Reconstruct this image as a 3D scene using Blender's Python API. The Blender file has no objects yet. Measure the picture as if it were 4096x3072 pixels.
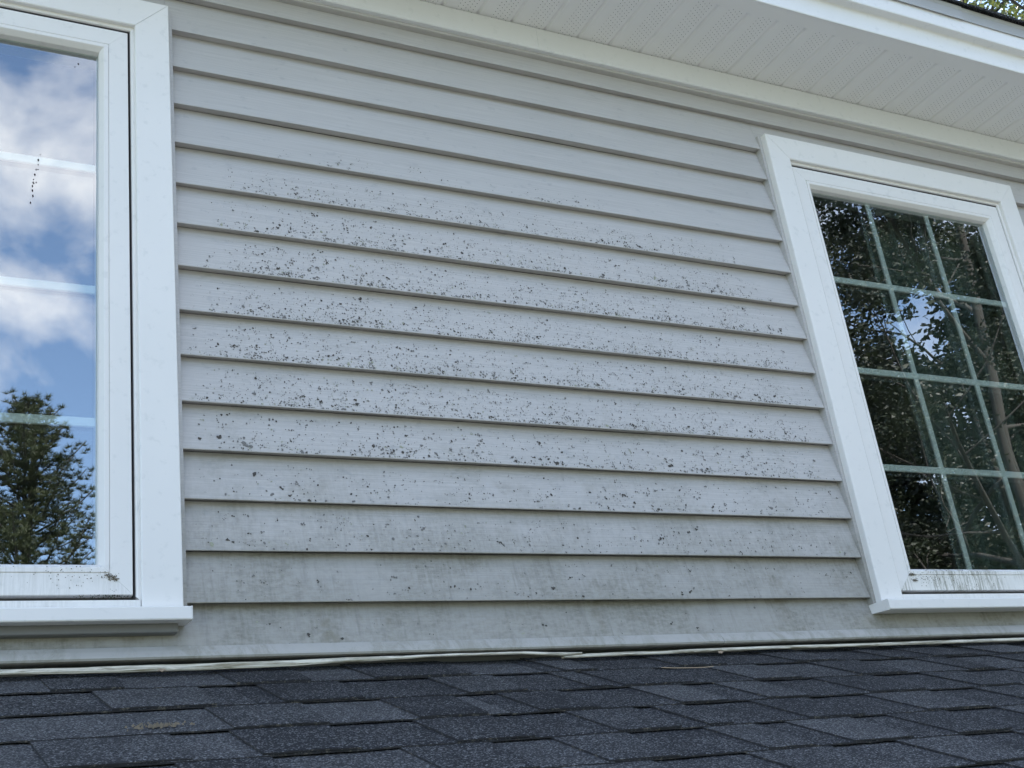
import bpy, math, random
import numpy as np
from mathutils import Vector, Matrix
random.seed(7)
R = math.radians
S = bpy.context.scene
COL = S.collection

# ------------------------------------------------------------------ camera
cd = bpy.data.cameras.new('camera')
cam = bpy.data.objects.new('camera', cd)
COL.objects.link(cam)
M = [[0.88242933, 0.46464037, -0.07367361],
     [-0.45239958, 0.79515295, -0.40381481],
     [-0.12904687, 0.38966795, 0.9118694]]
mw = Matrix(((M[0][0], M[0][2], -M[0][1], 0.0),
             (M[1][0], M[1][2], -M[1][1], -2.2357),
             (M[2][0], M[2][2], -M[2][1], -1.9138),
             (0, 0, 0, 1)))
cam.matrix_world = mw
cd.sensor_fit = 'HORIZONTAL'
cd.sensor_width = 36.0
cd.lens = 43.367
cd.clip_start = 0.05
cd.clip_end = 2000
S.camera = cam

# ------------------------------------------------------------------ sky, sun, exposure
SUN_EL, SUN_AZ = 47.0, 0.0       # behind the house: the wall is in its own shade
W = bpy.data.worlds.new('World')
S.world = W
W.use_nodes = True
nt = W.node_tree
nt.nodes.clear()
out = nt.nodes.new('ShaderNodeOutputWorld')
bg = nt.nodes.new('ShaderNodeBackground')
sky = nt.nodes.new('ShaderNodeTexSky')
sky.sky_type = 'NISHITA'
sky.sun_disc = False
sky.sun_elevation = R(SUN_EL)
sky.sun_rotation = R(SUN_AZ)
sky.altitude = 50
sky.air_density = 1.0
sky.dust_density = 0.8
sky.ozone_density = 1.2
tc = nt.nodes.new('ShaderNodeTexCoord')
sep = nt.nodes.new('ShaderNodeSeparateXYZ')
nt.links.new(tc.outputs['Generated'], sep.inputs[0])
cz_ = nt.nodes.new('ShaderNodeMath'); cz_.operation = 'MULTIPLY'; cz_.inputs[1].default_value = 1.3
nt.links.new(sep.outputs['Z'], cz_.inputs[0])
cx_ = nt.nodes.new('ShaderNodeMath'); cx_.operation = 'ADD'; cx_.inputs[1].default_value = 52.72
nt.links.new(sep.outputs['X'], cx_.inputs[0])
cmb = nt.nodes.new('ShaderNodeCombineXYZ')
nt.links.new(cx_.outputs[0], cmb.inputs[0]); nt.links.new(sep.outputs['Y'], cmb.inputs[1]); nt.links.new(cz_.outputs[0], cmb.inputs[2])
cn = nt.nodes.new('ShaderNodeTexNoise')
cn.inputs['Scale'].default_value = 4.2
cn.inputs['Detail'].default_value = 9
cn.inputs['Roughness'].default_value = 0.56
cn.inputs['Distortion'].default_value = 0.35
nt.links.new(cmb.outputs[0], cn.inputs['Vector'])
cr = nt.nodes.new('ShaderNodeValToRGB')
cr.color_ramp.elements[0].position = 0.505; cr.color_ramp.elements[0].color = (0, 0, 0, 1)
cr.color_ramp.elements[1].position = 0.79; cr.color_ramp.elements[1].color = (1, 1, 1, 1)
nt.links.new(cn.outputs['Fac'], cr.inputs[0])
cm = nt.nodes.new('ShaderNodeMixRGB')
nt.links.new(cr.outputs[0], cm.inputs[0])
nt.links.new(sky.outputs[0], cm.inputs[1])
cm.inputs[2].default_value = (8.2, 7.8, 7.4, 1)       # sunlit cloud
nt.links.new(cm.outputs[0], bg.inputs[0])
bg.inputs[1].default_value = 0.12
nt.links.new(bg.outputs[0], out.inputs[0])

sl = bpy.data.lights.new('sun', 'SUN')
sl.energy = 4.2
sl.angle = R(0.53)
sl.color = (1.0, 0.95, 0.88)
so = bpy.data.objects.new('sun', sl)
COL.objects.link(so)
so.rotation_euler = (-(R(90) - R(SUN_EL)), 0, -R(SUN_AZ))   # light comes from +y, high

S.view_settings.view_transform = 'Standard'
S.view_settings.look = 'None'
S.view_settings.gamma = 1.0
S.view_settings.use_curve_mapping = False
S.view_settings.exposure = 1.98

# ------------------------------------------------------------------ helpers
def mat(name, col=(0.8, 0.8, 0.8), rough=0.5, spec=0.5):
    m = bpy.data.materials.new(name)
    m.use_nodes = True
    b = m.node_tree.nodes['Principled BSDF']
    b.inputs['Base Color'].default_value = (*col, 1)
    b.inputs['Roughness'].default_value = rough
    b.inputs['Specular IOR Level'].default_value = spec
    return m, m.node_tree, b

class N:
    """small node writer"""
    def __init__(s, t): s.t = t
    def n(s, typ, **kw):
        x = s.t.nodes.new(typ)
        for k, v in kw.items(): setattr(x, k, v)
        return x
    def link(s, a, b): s.t.links.new(a, b)
    def pos(s): return s.n('ShaderNodeNewGeometry').outputs['Position']
    def objc(s): return s.n('ShaderNodeTexCoord').outputs['Object']
    def scale(s, v, sc):
        m = s.n('ShaderNodeVectorMath', operation='MULTIPLY')
        s.link(v, m.inputs[0]); m.inputs[1].default_value = sc
        return m.outputs[0]
    def noise(s, v, scale, detail=4, rough=0.55, dist=0.0):
        x = s.n('ShaderNodeTexNoise')
        s.link(v, x.inputs['Vector'])
        x.inputs['Scale'].default_value = scale; x.inputs['Detail'].default_value = detail
        x.inputs['Roughness'].default_value = rough; x.inputs['Distortion'].default_value = dist
        return x.outputs['Fac']
    def ramp(s, f, a, b, va=0.0, vb=1.0):
        x = s.n('ShaderNodeMapRange'); x.interpolation_type = 'SMOOTHSTEP'
        s.link(f, x.inputs['Value'])
        x.inputs['From Min'].default_value = a; x.inputs['From Max'].default_value = b
        x.inputs['To Min'].default_value = va; x.inputs['To Max'].default_value = vb
        return x.outputs['Result']
    def m(s, op, a, b=0.0):
        x = s.n('ShaderNodeMath', operation=op)
        for i, v in enumerate((a, b)):
            if isinstance(v, (int, float)): x.inputs[i].default_value = v
            else: s.link(v, x.inputs[i])
        return x.outputs[0]
    def mix(s, f, a, b):
        x = s.n('ShaderNodeMixRGB')
        for i, v in zip((0, 1, 2), (f, a, b)):
            if isinstance(v, (int, float)): x.inputs[i].default_value = v
            elif isinstance(v, tuple): x.inputs[i].default_value = (*v, 1)
            else: s.link(v, x.inputs[i])
        return x.outputs[0]
    def xyz(s, v):
        x = s.n('ShaderNodeSeparateXYZ'); s.link(v, x.inputs[0])
        return x.outputs[0], x.outputs[1], x.outputs[2]
    def bump(s, h, strength, dist, bsdf):
        x = s.n('ShaderNodeBump'); x.inputs['Strength'].default_value = strength
        x.inputs['Distance'].default_value = dist
        s.link(h, x.inputs['Height']); s.link(x.outputs[0], bsdf.inputs['Normal'])

def mesh(name, verts, faces, mats=None, fm=None, smooth=False):
    me = bpy.data.meshes.new(name)
    me.from_pydata([tuple(v) for v in verts], [], faces)
    if mats:
        for m in (mats if isinstance(mats, (list, tuple)) else [mats]): me.materials.append(m)
    if fm: me.polygons.foreach_set('material_index', fm)
    if smooth: me.polygons.foreach_set('use_smooth', [True] * len(me.polygons))
    me.update()
    return me

def world_loc(o):
    v = Vector((0, 0, 0))
    while o: v += o.location; o = o.parent
    return v

def obj(name, me, parent=None, loc=(0, 0, 0)):
    """links ONE object; its mesh is written around loc (world)"""
    o = bpy.data.objects.new(name, me)
    COL.objects.link(o)
    o.parent = parent
    o.location = Vector(loc) - (world_loc(parent) if parent else Vector((0, 0, 0)))
    return o

def tag(o, label=None, cat=None, group=None, kind=None):
    if label: o['label'] = label
    if cat: o['category'] = cat
    if group: o['group'] = group
    if kind: o['kind'] = kind
    return o

class G:
    """vertex / face collector"""
    def __init__(s): s.v = []; s.f = []
    def box(s, x0, x1, y0, y1, z0, z1):
        b = len(s.v)
        s.v += [(x, y, z) for x in (x0, x1) for y in (y0, y1) for z in (z0, z1)]
        s.f += [[b + i for i in q] for q in ((0, 1, 3, 2), (4, 6, 7, 5), (0, 4, 5, 1), (2, 3, 7, 6), (0, 2, 6, 4), (1, 5, 7, 3))]
    def extr(s, prof, xs, fn=None, closed=True, caps=True):
        """profile (y,z) pulled along x; fn(x,y,z) may displace"""
        b = len(s.v); n = len(prof)
        for x in xs:
            for y, z in prof:
                s.v.append(fn(x, y, z) if fn else (x, y, z))
        for i in range(len(xs) - 1):
            for j in range(n if closed else n - 1):
                k = (j + 1) % n
                s.f.append([b + i * n + j, b + i * n + k, b + (i + 1) * n + k, b + (i + 1) * n + j])
        if caps and closed:
            s.f.append([b + j for j in range(n)][::-1])
            s.f.append([b + (len(xs) - 1) * n + j for j in range(n)])
    def make(s, name, m, smooth=False): return mesh(name, s.v, s.f, m, smooth=smooth)

def bevel(o, w, seg=2):
    b = o.modifiers.new('bevel', 'BEVEL'); b.width = w; b.segments = seg; b.limit_method = 'ANGLE'; b.angle_limit = R(35)
    return o

def linsp(a, b, n): return [a + (b - a) * i / (n - 1) for i in range(n)]

# ------------------------------------------------------------------ materials
# weathered light grey vinyl siding
def siding_material():
    m, t, b = mat('grey_vinyl', rough=0.42)
    n = N(t); P = n.pos(); X, Y, Z = n.xyz(P)
    grain = n.noise(n.scale(P, (5, 5, 330)), 1.0, 5, 0.6, 0.4)
    big = n.noise(P, 2.3, 3)
    spots = n.noise(n.scale(P, (0.8, 1, 1.4)), 38, 3, 0.6)
    c = n.mix(n.ramp(grain, 0.3, 0.7), (0.474, 0.458, 0.446), (0.550, 0.530, 0.515))
    c = n.mix(n.m('MULTIPLY', n.ramp(spots, 0.60, 0.74), 0.35), c, (0.33, 0.335, 0.345))
    c = n.mix(n.ramp(big, 0.35, 0.7, 0.0, 0.10), c, (0.38, 0.39, 0.40))
    # grime that has settled towards the roof line
    dn = n.noise(n.scale(P, (3.2, 1, 4)), 1.6, 7, 0.66)
    strk = n.noise(n.scale(P, (110, 1, 22)), 1.0, 5, 0.7)
    fine = n.noise(n.scale(P, (1, 1, 2.5)), 55, 5, 0.7)
    low = n.ramp(Z, -0.85, -1.38, 0.0, 0.85)
    fine0 = n.noise(n.scale(P, (1, 1, 2.0)), 90, 5, 0.75)
    f = n.m('MULTIPLY', low, n.ramp(dn, 0.38, 0.62, 0.25, 0.95))
    f = n.m('MULTIPLY', f, n.ramp(strk, 0.35, 0.62, 0.55, 1.0))
    # thin even film over the two lowest laps, cloudy smudges half way up
    c = n.mix(n.ramp(Z, -1.12, -1.36, 0.0, 0.60), c, (0.300, 0.290, 0.255))
    sm2 = n.noise(n.scale(P, (2.6, 1, 5)), 1.9, 6, 0.7)
    mid = n.m('MULTIPLY', n.ramp(Z, -0.45, -0.95), n.ramp(sm2, 0.50, 0.66, 0, 0.35))
    c = n.mix(n.m('MULTIPLY', mid, n.ramp(fine0, 0.40, 0.60, 0.25, 1.0)), c, (0.27, 0.265, 0.235))
    c = n.mix(f, c, n.mix(n.ramp(fine, 0.35, 0.65), (0.175, 0.166, 0.130), (0.31, 0.298, 0.255)))
    ylw = n.noise(P, 7.0, 5, 0.65)
    c = n.mix(n.m('MULTIPLY', low, n.ramp(ylw, 0.58, 0.72, 0, 0.7)), c, (0.17, 0.150, 0.09))
    drip = n.noise(n.scale(P, (60, 1, 5)), 1.0, 5, 0.65)
    c = n.mix(n.m('MULTIPLY', n.ramp(Z, -1.0, -1.42), n.ramp(drip, 0.52, 0.72, 0, 0.45)), c, (0.15, 0.145, 0.12))
    rust = n.noise(n.scale(P, (16, 1, 9)), 1.0, 6, 0.7)
    c = n.mix(n.m('MULTIPLY', n.ramp(Z, -1.30, -1.40), n.ramp(rust, 0.60, 0.74, 0, 0.6)), c, (0.16, 0.125, 0.075))
    n.link(c, b.inputs['Base Color'])
    n.bump(grain, 0.5, 0.0008, b)
    return m
M_SID = siding_material()

def white_material(name, base, mild=0.0, sx=150, rough=0.34):
    m, t, b = mat(name, rough=rough)
    n = N(t); P = n.pos(); X, Y, Z = n.xyz(P)
    sm = n.noise(P, 42, 4, 0.6)
    bg_ = n.noise(P, 4, 3)
    c = n.mix(n.ramp(sm, 0.56, 0.72, 0, 0.30), base, (base[0] * .72, base[1] * .74, base[2] * .74))
    c = n.mix(n.ramp(bg_, 0.4, 0.7, 0, 0.12), c, (base[0] * .82, base[1] * .84, base[2] * .84))
    if mild:
        st = n.noise(n.scale(P, (sx, 10, 14)), 1.0, 6, 0.72, 0.8)
        pt = n.noise(n.scale(P, (6, 3, 3)), 1.0, 4, 0.6)
        f = n.m('MULTIPLY', n.ramp(st, 0.42, 0.62), n.ramp(pt, 0.36, 0.52))
        c = n.mix(n.m('MULTIPLY', f, mild), c, (0.20, 0.19, 0.13))
        grit = n.noise(P, 260, 4, 0.7)
        c = n.mix(n.m('MULTIPLY', n.m('MULTIPLY', n.ramp(grit, 0.56, 0.68), n.ramp(pt, 0.35, 0.55)), mild * 0.6), c, (0.13, 0.12, 0.09))
    n.link(c, b.inputs['Base Color'])
    return m
M_TRIM = white_material('dirty_grey_trim', (0.43, 0.42, 0.395), mild=0.42, sx=26, rough=0.6)
M_WHITE = white_material('white_vinyl', (0.84, 0.82, 0.80))
M_RAIL = white_material('mildewed_white_vinyl', (0.82, 0.80, 0.77), mild=0.72)
M_RAIL2 = white_material('lightly_mildewed_white_vinyl', (0.83, 0.81, 0.79), mild=0.13)
M_FRIEZE = white_material('cream_white_board', (0.77, 0.775, 0.785))
M_FASCIA = white_material('white_aluminium', (0.86, 0.855, 0.845), rough=0.3)
M_DRIP = white_material('grey_drip_metal', (0.42, 0.42, 0.41), rough=0.4)
M_DARK, _, _ = mat('dark_gap', (0.03, 0.03, 0.03), 0.9)
M_SHEATH, _, _ = mat('wall_sheathing', (0.12, 0.12, 0.12), 0.9)
M_ROOM, _, _ = mat('room_plaster', (0.16, 0.17, 0.16), 0.9)
M_APRON, _, _ = mat('dark_grey_trim', (0.21, 0.21, 0.21), 0.5)
M_SPACER, _, _ = mat('window_spacer', (0.60, 0.62, 0.61), 0.4)
M_MUNT, _, _ = mat('white_grille', (0.90, 0.92, 0.90), 0.45)
M_SEAL_SHADE, _, _ = mat('black_seal_and_gap_shade', (0.075, 0.07, 0.072), 0.7)

def soffit_material(holes):
    m, t, b = mat('vented_white_vinyl' if holes else 'plain_soffit_vinyl', (0.90, 0.89, 0.88), 0.4)
    if not holes: return m
    n = N(t); P = n.pos(); X, Y, Z = n.xyz(P)
    u = n.m('MULTIPLY', n.m('FRACT', n.m('DIVIDE', n.m('SUBTRACT', X, 1.9530), 0.1016)), 0.1016)
    col = n.m('DIVIDE', n.m('SUBTRACT', u, 0.042), 0.0105)
    ci = n.m('FLOOR', col)
    du = n.m('MULTIPLY', n.m('SUBTRACT', n.m('FRACT', col), 0.5), 0.0105)
    off = n.m('MULTIPLY', n.m('MODULO', n.m('ADD', ci, 20.0), 2.0), 0.5)
    row = n.m('ADD', n.m('DIVIDE', Y, 0.0122), off)
    dv = n.m('MULTIPLY', n.m('SUBTRACT', n.m('FRACT', n.m('ADD', row, 100.0)), 0.5), 0.0122)
    r2 = n.m('ADD', n.m('MULTIPLY', du, du), n.m('MULTIPLY', dv, dv))
    hole = n.m('LESS_THAN', r2, 0.00115 ** 2)
    inb = n.m('MULTIPLY', n.m('GREATER_THAN', col, 0.0), n.m('LESS_THAN', col, 5.0))
    inb = n.m('MULTIPLY', inb, n.m('GREATER_THAN', Y, -0.262))
    f = n.m('MULTIPLY', n.m('MULTIPLY', hole, inb), 0.75)
    tr = n.n('ShaderNodeBsdfTransparent')
    mix = n.n('ShaderNodeMixShader')
    n.link(f, mix.inputs[0]); n.link(b.outputs[0], mix.inputs[1]); n.link(tr.outputs[0], mix.inputs[2])
    n.link(mix.outputs[0], t.nodes['Material Output'].inputs[0])
    return m
M_SOF = soffit_material(True)
M_SOFP = soffit_material(False)

def glass_material(name, refl, tint):
    m = bpy.data.materials.new(name); m.use_nodes = True
    t = m.node_tree; t.nodes.clear(); n = N(t)
    o = n.n('ShaderNodeOutputMaterial')
    g = n.n('ShaderNodeBsdfGlossy'); g.inputs['Roughness'].default_value = 0.0
    g.inputs['Color'].default_value = (0.93, 0.97, 1.0, 1)
    wav = n.noise(n.pos(), 1.6, 1)
    bp = n.n('ShaderNodeBump'); bp.inputs['Strength'].default_value = 0.03; bp.inputs['Distance'].default_value = 0.02
    n.link(wav, bp.inputs['Height']); n.link(bp.outputs[0], g.inputs['Normal'])
    tr = n.n('ShaderNodeBsdfTransparent'); tr.inputs['Color'].default_value = (*tint, 1)
    lw = n.n('ShaderNodeFresnel'); lw.inputs['IOR'].default_value = 1.5
    f = n.m('MINIMUM', n.m('ADD', n.m('MULTIPLY', lw.outputs[0], 1.0), refl), 1.0)
    mx_ = n.n('ShaderNodeMixShader')
    n.link(f, mx_.inputs[0]); n.link(tr.outputs[0], mx_.inputs[1]); n.link(g.outputs[0], mx_.inputs[2])
    n.link(mx_.outputs[0], o.inputs[0])
    return m
M_GLASS = glass_material('low_e_glass', 0.27, (0.84, 0.92, 0.89))
M_GLASS2 = glass_material('inner_glass', 0.03, (0.88, 0.94, 0.91))

def shingle_material():
    m, t, b = mat('charcoal_granules', rough=0.85, spec=0.25)
    n = N(t); P = n.pos()
    oi = n.n('ShaderNodeObjectInfo').outputs['Random']
    v = n.n('ShaderNodeTexVoronoi'); v.inputs['Scale'].default_value = 450
    n.link(P, v.inputs['Vector'])
    vc = n.n('ShaderNodeSeparateColor'); n.link(v.outputs['Color'], vc.inputs[0])
    g1 = n.noise(P, 260, 3, 0.7)
    patch = n.noise(P, 9, 4, 0.6)
    lo = (0.011, 0.012, 0.015); mid = (0.027, 0.0285, 0.033); hi = (0.21, 0.212, 0.215)
    c = n.mix(n.ramp(g1, 0.40, 0.62), lo, mid)
    c = n.mix(n.m('MULTIPLY', n.ramp(oi, 0.40, 1.0, 0.0, 0.55), n.ramp(g1, 0.32, 0.60, 0.35, 1.0)), c, (0.083, 0.083, 0.085))
    thr = n.m('SUBTRACT', 0.93, n.m('ADD', n.m('MULTIPLY', oi, 0.20), n.m('MULTIPLY', n.ramp(patch, 0.35, 0.65), 0.12)))
    gr = n.m('GREATER_THAN', vc.outputs[0], thr)
    c = n.mix(n.m('MULTIPLY', gr, n.ramp(vc.outputs[1], 0.0, 1.0, 0.35, 1.0)), c, hi)
    n.link(c, b.inputs['Base Color'])
    n.bump(n.m('ADD', g1, n.m('MULTIPLY', vc.outputs[0], 0.6)), 0.8, 0.0016, b)
    return m
M_SHIN = shingle_material()
M_SHEDGE, _t, _b = mat('shingle_mat_edge', (0.03, 0.029, 0.03), 0.9)
_n = N(_t)
_n.link(_n.mix(_n.ramp(_n.noise(_n.scale(_n.pos(), (90, 120, 120)), 1.0, 6, 0.75), 0.54, 0.66), (0.025, 0.025, 0.028), (0.15, 0.135, 0.11)), _b.inputs['Base Color'])

def strip_material():
    m, t, b = mat('weathered_cream_strip', rough=0.7)
    n = N(t); P = n.pos()
    a = n.noise(n.scale(P, (9, 60, 190)), 1.0, 6, 0.7, 0.8)
    d = n.noise(n.scale(P, (14, 20, 20)), 1.0, 5, 0.65)
    c = n.mix(n.ramp(a, 0.44, 0.62), (0.72, 0.68, 0.58), (0.24, 0.21, 0.14))
    c = n.mix(n.ramp(d, 0.50, 0.70, 0, 0.5), c, (0.30, 0.29, 0.25))
    n.link(c, b.inputs['Base Color'])
    return m
M_STRIP = strip_material()

# ================================================================== HOUSE
E_ = 0.1016
BD = 0.0215          # how far a lap's foot stands proud of the lap below
GZ = -5.6
house = bpy.data.objects.new('house', None)
COL.objects.link(house)
house.location = (1.9, 2.0, GZ)
tag(house, 'grey vinyl sided house wall with two white windows above a charcoal shingle roof', 'house')
XL, XR = -1.7, 6.4                    # wall ends
WX = (-0.478, 2.250)                  # outer left edges of the two window casings
WW = 1.023                            # casing width
CT, CB = 0.045, -1.337                # casing top, sill top

# wall sheathing with two openings (window frames fill them)
g = G()
ya, yb = 0.0262, 0.14
ox = [(w + 0.062, w + WW - 0.062) for w in WX]
g.box(XL, ox[0][0], ya, yb, -2.0, 0.24)
g.box(ox[0][1], ox[1][0], ya, yb, -2.0, 0.24)
g.box(ox[1][1], XR, ya, yb, -2.0, 0.24)
for a, b in ox:
    g.box(a, b, ya, yb, 0.0, 0.24)
    g.box(a, b, ya, yb, -2.0, -1.325)
wall = obj('wall', g.make('wall', M_SHEATH), house)

def wav(x, k):
    return 0.0011 * math.sin(x * 2.1 + k * 1.7) + 0.0006 * math.sin(x * 5.3 + k * 3.1) + 0.00025 * math.sin(x * 11.7 + k)
def board(x0, x1, k, proud=0.0, drop=0.0, zlo=None, zhi=None):
    """one lap of siding; lower lip at z = -k*E_"""
    zb = -k * E_
    if zlo is None:
        prof = [(BD + .003, 0.0050), (BD - .0010, 0.0048), (0.0032, 0.0044), (0.0026, 0.0006), (0.0012, 0.0), (0.0003, 0.0006), (0.0, 0.0018),
                (BD * .49, 0.05), (BD, E_ + 0.003), (BD + .003, E_ + 0.003)]
        prof = [(y - proud, zb + z - drop) for y, z in prof]
        if zhi is not None:
            prof = [(y, min(z, zhi)) for y, z in prof]
    else:
        yf = lambda z: BD * (z - zb) / (E_ + 0.003)
        zt = zhi if zhi is not None else zb + E_ + 0.003
        prof = [(BD + .003, zlo), (yf(zlo) - proud, zlo), (yf(zt) - proud, zt), (BD + .003, zt)]
    nx = max(2, int((x1 - x0) / 0.08) + 1)
    g = G()
    wob = lambda x: 0.0005 * math.sin(x * 3.3 + k * 2.3)
    g.extr(prof, linsp(x0, x1, nx), fn=lambda x, y, z: (x, y + wav(x, k), z + (wob(x) if y < 0.015 else 0)))
    return obj('siding_board', g.make('siding_board', M_SID), wall)

XA, XB = WX[0] + WW + 0.001, WX[1] - 0.0115      # visible field between the casings
XC = WX[1] + WW + 0.0115
# top laps, above the windows
board(XL, 2.054, -1, proud=0.0009, drop=0.001); board(2.0545, XR, -1)
# lap 0 is notched round the casings
board(XA, 2.0535, 0, proud=0.0009, drop=0.001); board(2.054, XB, 0)
board(WX[0], XA - 0.0005, 0, zlo=CT + 0.002)
board(XB + 0.0005, XC - 0.0005, 0, zlo=CT + 0.002)
board(XL, WX[0] - 0.001, 0); board(XC, XR, 0)
for k in range(1, 13):
    board(XL, WX[0] - 0.001, k); board(XA, XB, k); board(XC, XR, k)
board(XL, WX[0] - 0.001, 13); board(XC, XR, 13)
board(XA, 1.8205, 13, proud=0.0007, drop=0.0004); board(1.821, XB, 13)
# last lap under the sills, split where the photo shows the seam
def last(x0, x1, pr):
    g = G()
    prof = [(BD + .003, -1.4045), (0.0030 - pr, -1.4045), (BD - pr, -1.317), (BD + .003, -1.317)]
    g.extr(prof, linsp(x0, x1, max(2, int((x1 - x0) / .1))), fn=lambda x, y, z: (x, y + wav(x, 14), z))
    obj('siding_board', g.make('siding_board', M_SID), wall)
last(XL, 1.8285, 0.0008); last(1.829, XR, 0.0)

# bottom trim: a bent band with a rolled lower edge
for x0, x1, dr in ((XL, 1.742, 0.0), (1.7428, XR, -0.0006)):
    g = G()
    prof = [(0.019, -1.4040), (-0.0095, -1.4022), (-0.0120, -1.4030), (-0.0195, -1.4120), (-0.0245, -1.4200), (-0.0262, -1.4240), (-0.0240, -1.4275), (-0.0170, -1.4290), (-0.010, -1.4290), (0.019, -1.4270)]
    g.extr(prof, linsp(x0, x1, 30), fn=lambda x, y, z: (x, y + 0.0012 * math.sin(x * 1.9) + dr, z + 0.0008 * math.sin(x * 2.7 + 1) + dr))
    obj('bottom_trim', g.make('bottom_trim', M_TRIM), wall)

# soffit end trims: j channel and frieze board
g = G(); g.extr([(0.020, 0.158), (0.000, 0.158), (-0.0045, 0.159), (-0.0055, 0.1605), (-0.0055, 0.185), (0.020, 0.185)], linsp(XL, XR, 30))
obj('top_channel', g.make('top_channel', M_SID), wall)
g = G(); g.extr([(0.015, 0.1655), (-0.018, 0.1655), (-0.0205, 0.168), (-0.0205, 0.236), (-0.020, 0.2372), (0.015, 0.2372)], linsp(XL, 1.522, 12))
obj('frieze_board', g.make('frieze_board', M_FRIEZE), wall)
g = G(); g.extr([(0.015, 0.1657), (-0.0175, 0.1657), (-0.020, 0.1682), (-0.020, 0.236), (-0.0195, 0.2370), (0.015, 0.2370)], linsp(1.5228, XR, 12))
obj('frieze_board', g.make('frieze_board', M_FRIEZE), wall)

# lichen on the laps -------------------------------------------------
M_L1, _, _ = mat('lichen_dark', (0.075, 0.068, 0.062), 0.95)
M_L2, _, _ = mat('lichen_grey', (0.19, 0.185, 0.18), 0.95)
M_L3, _, _ = mat('lichen_pale', (0.34, 0.35, 0.27), 0.95)
rl = random.Random(21)
V, F, FM = [], [], []
def speck(cx, cz, k, r, mi, ring=False):
    zb = -k * E_
    nn = rl.randint(6, 9)
    ph = rl.random() * 6.28
    an = rl.uniform(0.55, 1.0); ti = rl.random() * 3.14
    pts = []
    for i in range(nn):
        a = ph + i * 6.283 / nn
        rr = r * rl.uniform(0.45, 1.15)
        px, pz = math.cos(a) * rr, math.sin(a) * rr * an
        px, pz = px * math.cos(ti) - pz * math.sin(ti), px * math.sin(ti) + pz * math.cos(ti)
        pts.append((cx + px, min(max(cz + pz, zb + 0.0022), zb + E_ - 0.002)))
    if k < 14: fy = lambda x, z: BD * (z - zb) / (E_ + 0.003) + wav(x, k) - 0.0009 - (0.0009 if (k == 13 and x < 1.82) else 0)
    else: fy = lambda x, z: 0.0030 + (BD - 0.003) * (z + 1.4045) / 0.0875 + wav(x, k) - 0.0016
    b = len(V)
    V.append((cx, fy(cx, cz) - r * 0.10, min(max(cz, zb + .003), zb + E_ - .003)))
    for x, z in pts: V.append((x, fy(x, z), z))
    for i in range(nn):
        F.append((b, b + 1 + i, b + 1 + (i + 1) % nn)); FM.append(mi)
ext = {3: (0.74, 1.74, 190), 4: (0.64, 2.10, 1400), 5: (0.61, 2.17, 2300), 6: (0.59, 2.21, 2800), 7: (0.575, 2.215, 3000), 8: (0.565, 2.22, 2900),
       9: (0.56, 2.225, 3000), 10: (0.56, 2.235, 1800), 11: (0.56, 2.225, 900), 12: (0.56, 2.22, 720), 13: (0.56, 2.235, 330), 14: (0.57, 2.2, 110)}
def clump(x, k):
    return 0.5 + 0.5 * math.sin(x * 9 + k * 2.1) * math.sin(x * 23 + k * 5.7)
for k, (xa, xb, cnt) in ext.items():
    n_ = 0
    zb = -k * E_
    while n_ < cnt:
        x = rl.uniform(xa, xb)
        edge = min(x - xa, xb - x) / 0.15
        if rl.random() > min(1, 0.08 + edge ** 1.3): continue
        if rl.random() > 0.5 + 0.5 * clump(x, k): continue
        # density piles up towards the lip of every lap
        top = {3: 0.45, 4: 0.72, 13: 0.95, 14: 0.9}.get(k, 0.90)
        u = rl.random() ** (1.8 if k < 10 else (1.6 if k == 10 else 1.2))
        cz = zb + 0.0035 + u * top * (E_ - 0.012)
        q = rl.random()
        r = min(0.0040, 0.00134 * math.exp(rl.gauss(0, 0.46)))
        if u > 0.35: r *= 0.85
        if x < 1.1: r *= 1.12
        if k >= 10: r *= 1.2
        mi = 1 if rl.random() < 0.62 else (0 if rl.random() < 0.80 else 2)
        speck(x, cz, k, r, mi)
        if rl.random() < 0.28:
            for _ in range(rl.randint(1, 3)):
                speck(x + rl.gauss(0, 0.0045), cz + rl.gauss(0, 0.003), k, r * rl.uniform(0.6, 1.0), mi); n_ += 1
        n_ += 1
    # a few large dark colonies near the lip
    for _ in range({3: 1, 14: 3, 13: 7, 12: 7, 11: 5}.get(k, 10)):
        x = rl.uniform(xa + 0.1, xb - 0.05); cz = zb + rl.uniform(0.006, 0.026 if k < 11 else 0.055)
        for _ in range(rl.randint(2, 4)):
            speck(x + rl.gauss(0, 0.003), cz + rl.gauss(0, 0.002), k, rl.uniform(0.0016, 0.0040), 0)
me = mesh('lichen', V, F, [M_L1, M_L2, M_L3], FM)
tag(obj('lichen', me, wall), 'dark and grey lichen specks crowding the lower half of each lap', kind='stuff')

# ------------------------------------------------------------------ windows
def mitred(prof, rect, side, cut=0.0):
    """one piece of a frame. prof: (inset, y) points closed; rect x0,x1,z0,z1 outer; side l r t b"""
    x0, x1, z0, z1 = rect
    v = []
    for end in (0, 1):
        for ins, y in prof:
            c = cut
            if side == 'l': v.append((x0 + ins, y, (z0 + ins + c) if end == 0 else (z1 - ins - c)))
            if side == 'r': v.append((x1 - ins, y, (z0 + ins + c) if end == 0 else (z1 - ins - c)))
            if side == 't': v.append(((x0 + ins + c) if end == 0 else (x1 - ins - c), y, z1 - ins))
            if side == 'b': v.append(((x0 + ins + c) if end == 0 else (x1 - ins - c), y, z0 + ins))
    n = len(prof); f = []
    for j in range(n):
        k = (j + 1) % n
        f.append([j, k, n + k, n + j])
    f.append(list(range(n))[::-1]); f.append([n + j for j in range(n)])
    return v, f

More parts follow.
